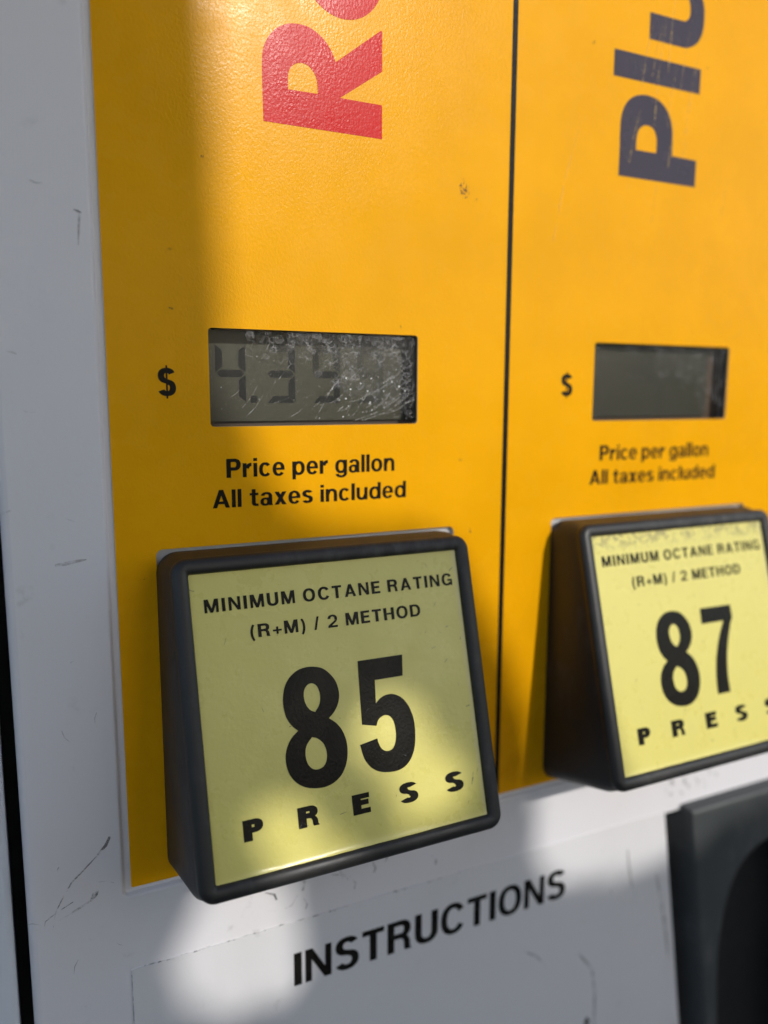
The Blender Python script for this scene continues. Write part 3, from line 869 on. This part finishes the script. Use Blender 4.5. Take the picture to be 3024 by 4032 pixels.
# ------------------------------------------------------------------ cabinet behind, and the side panel beyond the dark gap
side = MB()
def sloop(i): return rrect(-150, -64.95 - i, BOT, TOP, 1.5)
v, t = tri_region(sloop(1.2), [])
side.add([(x, -.4, z) for x, z in v], t)
loft(side, [[(x, y, z) for x, z in orient(sloop(i))] for i, y in ((1.2, -.4), (.6, -.2), (.15, .3), (0, .9), (0, 16))])
side.build('side_panel', M['white2'], disp, True)
cab = MB()
def bxs(mb, x0, x1, y0, y1, z0, z1, mi=0):
    mb.add([(x0, y0, z0), (x1, y0, z0), (x1, y1, z0), (x0, y1, z0), (x0, y0, z1), (x1, y0, z1), (x1, y1, z1), (x0, y1, z1)],
           [(0, 1, 5, 4), (1, 2, 6, 5), (2, 3, 7, 6), (3, 0, 4, 7), (4, 5, 6, 7), (3, 2, 1, 0)], mi)
bxs(cab, -151, RIGHT + 1, 15.5, 15.9, BOT - 1, TOP + 1)
bxs(cab, -150, RIGHT, 72, 420, -1150, 500)
cab.build('cabinet', M['gap'], disp)

# ------------------------------------------------------------------ ground, and unseen foliage added to cast shade on the panel
gr = MB()
gr.add([(-60000, -60000, -1150), (60000, -60000, -1150), (60000, 60000, -1150), (-60000, 60000, -1150)], [(0, 1, 2, 3)])
tag(gr.build('ground', M['asphalt']), kind='structure')

# places on the panel (x, z) that the added leaves are kept clear of, so they stay sunlit
LIT = [
 [(-25.5, 400), (-26.5, 114), (-23.5, 97), (-22.8, 81), (-21.4, 68), (-19.5, 55), (-15.5, 41), (-12, 31), (-8, 20.5), (-1, 14.5), (7, 11.5), (14.5, 10.5), (24, 12), (31, 8.5), (38, 3.5), (44, -8), (50.3, -19), (56, -30), (61, -39),
  (64, -60), (64.8, -78), (65.5, -88), (72, -95), (89, -99), (114, -98), (126, -92), (160, -86), (400, -70), (400, 400)],
 [(-24, -51), (-21.5, -51), (-18, -56), (-15.5, -61), (-11.5, -68), (-8, -75), (-6, -86), (-4, -97), (-11, -102), (-23, -101.5), (-31, -93), (-33, -84), (-28, -77), (-25.5, -71), (-26, -64), (-27, -56)],
 [(2.5, -32.5), (9.5, -35), (13, -44), (18.5, -53), (15, -61), (4, -62), (6, -53), (-4, -42)],
]
def inside(p, q):
    c = False
    for i in range(len(q)):
        a, b_ = q[i - 1], q[i]
        if (a[1] > p[1]) != (b_[1] > p[1]) and p[0] < (b_[0] - a[0]) * (p[1] - a[1]) / (b_[1] - a[1]) + a[0]: c = not c
    return c
def dist(p, q):
    best = 1e9
    for i in range(len(q)):
        a, b_ = q[i - 1], q[i]
        dx, dz = b_[0] - a[0], b_[1] - a[1]
        t = max(0, min(1, ((p[0] - a[0]) * dx + (p[1] - a[1]) * dz) / (dx * dx + dz * dz + 1e-9)))
        best = min(best, math.hypot(p[0] - a[0] - t * dx, p[1] - a[1] - t * dz))
    return best
added_tree = bpy.data.objects.new('added_tree', None)
SC.collection.objects.link(added_tree)
T0 = 1150.0
added_tree.location = ((-96.5 + SUN.x * T0) * MM, SUN.y * T0 * MM, -1.15)
tag(added_tree, label='unseen leafy stand-in on a grey trunk, added to shade the dispenser', category='added_tree')
bx, by = -96.5 + SUN.x * T0, SUN.y * T0
trunk = MB()
def tube(mb, pts, rad, n=14):
    loops = []
    for i, p in enumerate(pts):
        a = Vector(pts[max(0, i - 1)]); b_ = Vector(pts[min(len(pts) - 1, i + 1)])
        d = (b_ - a).normalized(); u = d.orthogonal().normalized(); w = d.cross(u)
        loops.append([tuple(Vector(p) + (u * math.cos(2 * math.pi * k / n) + w * math.sin(2 * math.pi * k / n)) * rad[i]) for k in range(n)])
    loft(mb, loops)
tzs = [-1150, -700, -300, 0, 300, 440, 480, 520, 600, 700, 800, 1000, 1500, 2100]
tube(trunk, [(bx + (-80 if z < 420 else -72 if z < 450 else -30 if z < 490 else 0) - (z - 600) * .035, by, z) for z in tzs], [90, 84, 80, 78, 76, 75, 75, 75, 74, 73, 72, 68, 55, 25], 24)
for k in range(12):
    zz = 900 + k * 110; a = k * 2.4; l = 330 + 40 * (k % 4)
    tube(trunk, [(bx, by, zz), (bx + .5 * l * math.cos(a), by + .4 * l * math.sin(a), zz + 90), (bx + l * math.cos(a), by + .8 * l * math.sin(a), zz + 210)], [26, 16, 6], 8)
trunk.build('trunk', M['bark'], added_tree, True, (bx, by, -1150))
crown = MB()
rl = random.Random(21)
def leaf(c, r, d):
    """a leaf of radius r, roughly facing d, slightly folded"""
    d = (d + Vector((rl.uniform(-.35, .35), rl.uniform(-.35, .35), rl.uniform(-.35, .35)))).normalized()
    u = d.orthogonal().normalized(); w = d.cross(u)
    a = rl.uniform(0, 6.28); u, w = u * math.cos(a) + w * math.sin(a), w * math.cos(a) - u * math.sin(a)
    c = Vector(c)
    pts = [(-1.15, 0, 0), (-.6, .62, .16), (.1, .80, .2), (.7, .45, .12), (1.25, 0, 0), (.7, -.45, .12), (.1, -.8, .2), (-.6, -.62, .16)]
    vs = [c + u * (x * r) + w * (y * r) + d * (z * r) for x, y, z in pts]
    crown.add(vs, [(0, 4, 2, 1), (4, 3, 2), (0, 7, 6, 4), (4, 6, 5)])
z = -200
step = 4.2
while z < 190:
    x = -110
    while x < 260:
        p = (x + rl.uniform(-3, 3), z + rl.uniform(-3, 3))
        if not any(inside(p, q) for q in LIT):
            d = min(dist(p, q) for q in LIT)
            if d > 2.6:
                far = d > 40
                if not far or rl.random() < .10:
                    r = min(d * .80, rl.uniform(12, 24)) if not far else rl.uniform(22, 38)
                    t = rl.uniform(980, 1300)
                    crown.add([], [])
                    leaf(Vector((p[0], 0, p[1])) + SUN * t, r, SUN)
        x += step
    z += step
for k in range(1100):                     # low boughs added to block horizon sky and deepen the shade
    p = Vector((rl.uniform(-1900, 2300), -rl.uniform(950, 2300), rl.uniform(-1100, 150)))
    h = p - SUN * (p.y / SUN.y)
    if any(inside((h.x, h.z), q) or dist((h.x, h.z), q) < 95 for q in LIT): continue
    leaf(p, rl.uniform(55, 90), Vector((rl.uniform(-1, 1), 1, rl.uniform(-.3, 1))))
for k in range(3200):                     # the rest of the added crown, higher up and to the far side
    a = rl.uniform(0, 6.28); rr = 620 * rl.random() ** .5; zz = rl.uniform(250, 1900)
    p = Vector((bx + rr * math.cos(a), by + rr * .8 * math.sin(a), zz))
    t = p.y / SUN.y
    h = p - SUN * t
    if any(inside((h.x, h.z), q) or dist((h.x, h.z), q) < 45 for q in LIT): continue
    leaf(p, rl.uniform(22, 40), Vector((rl.uniform(-1, 1), rl.uniform(-1, 1), rl.uniform(.2, 1))))
crown.build('crown', M['leaf'], added_tree, False, (bx, by, -1150))
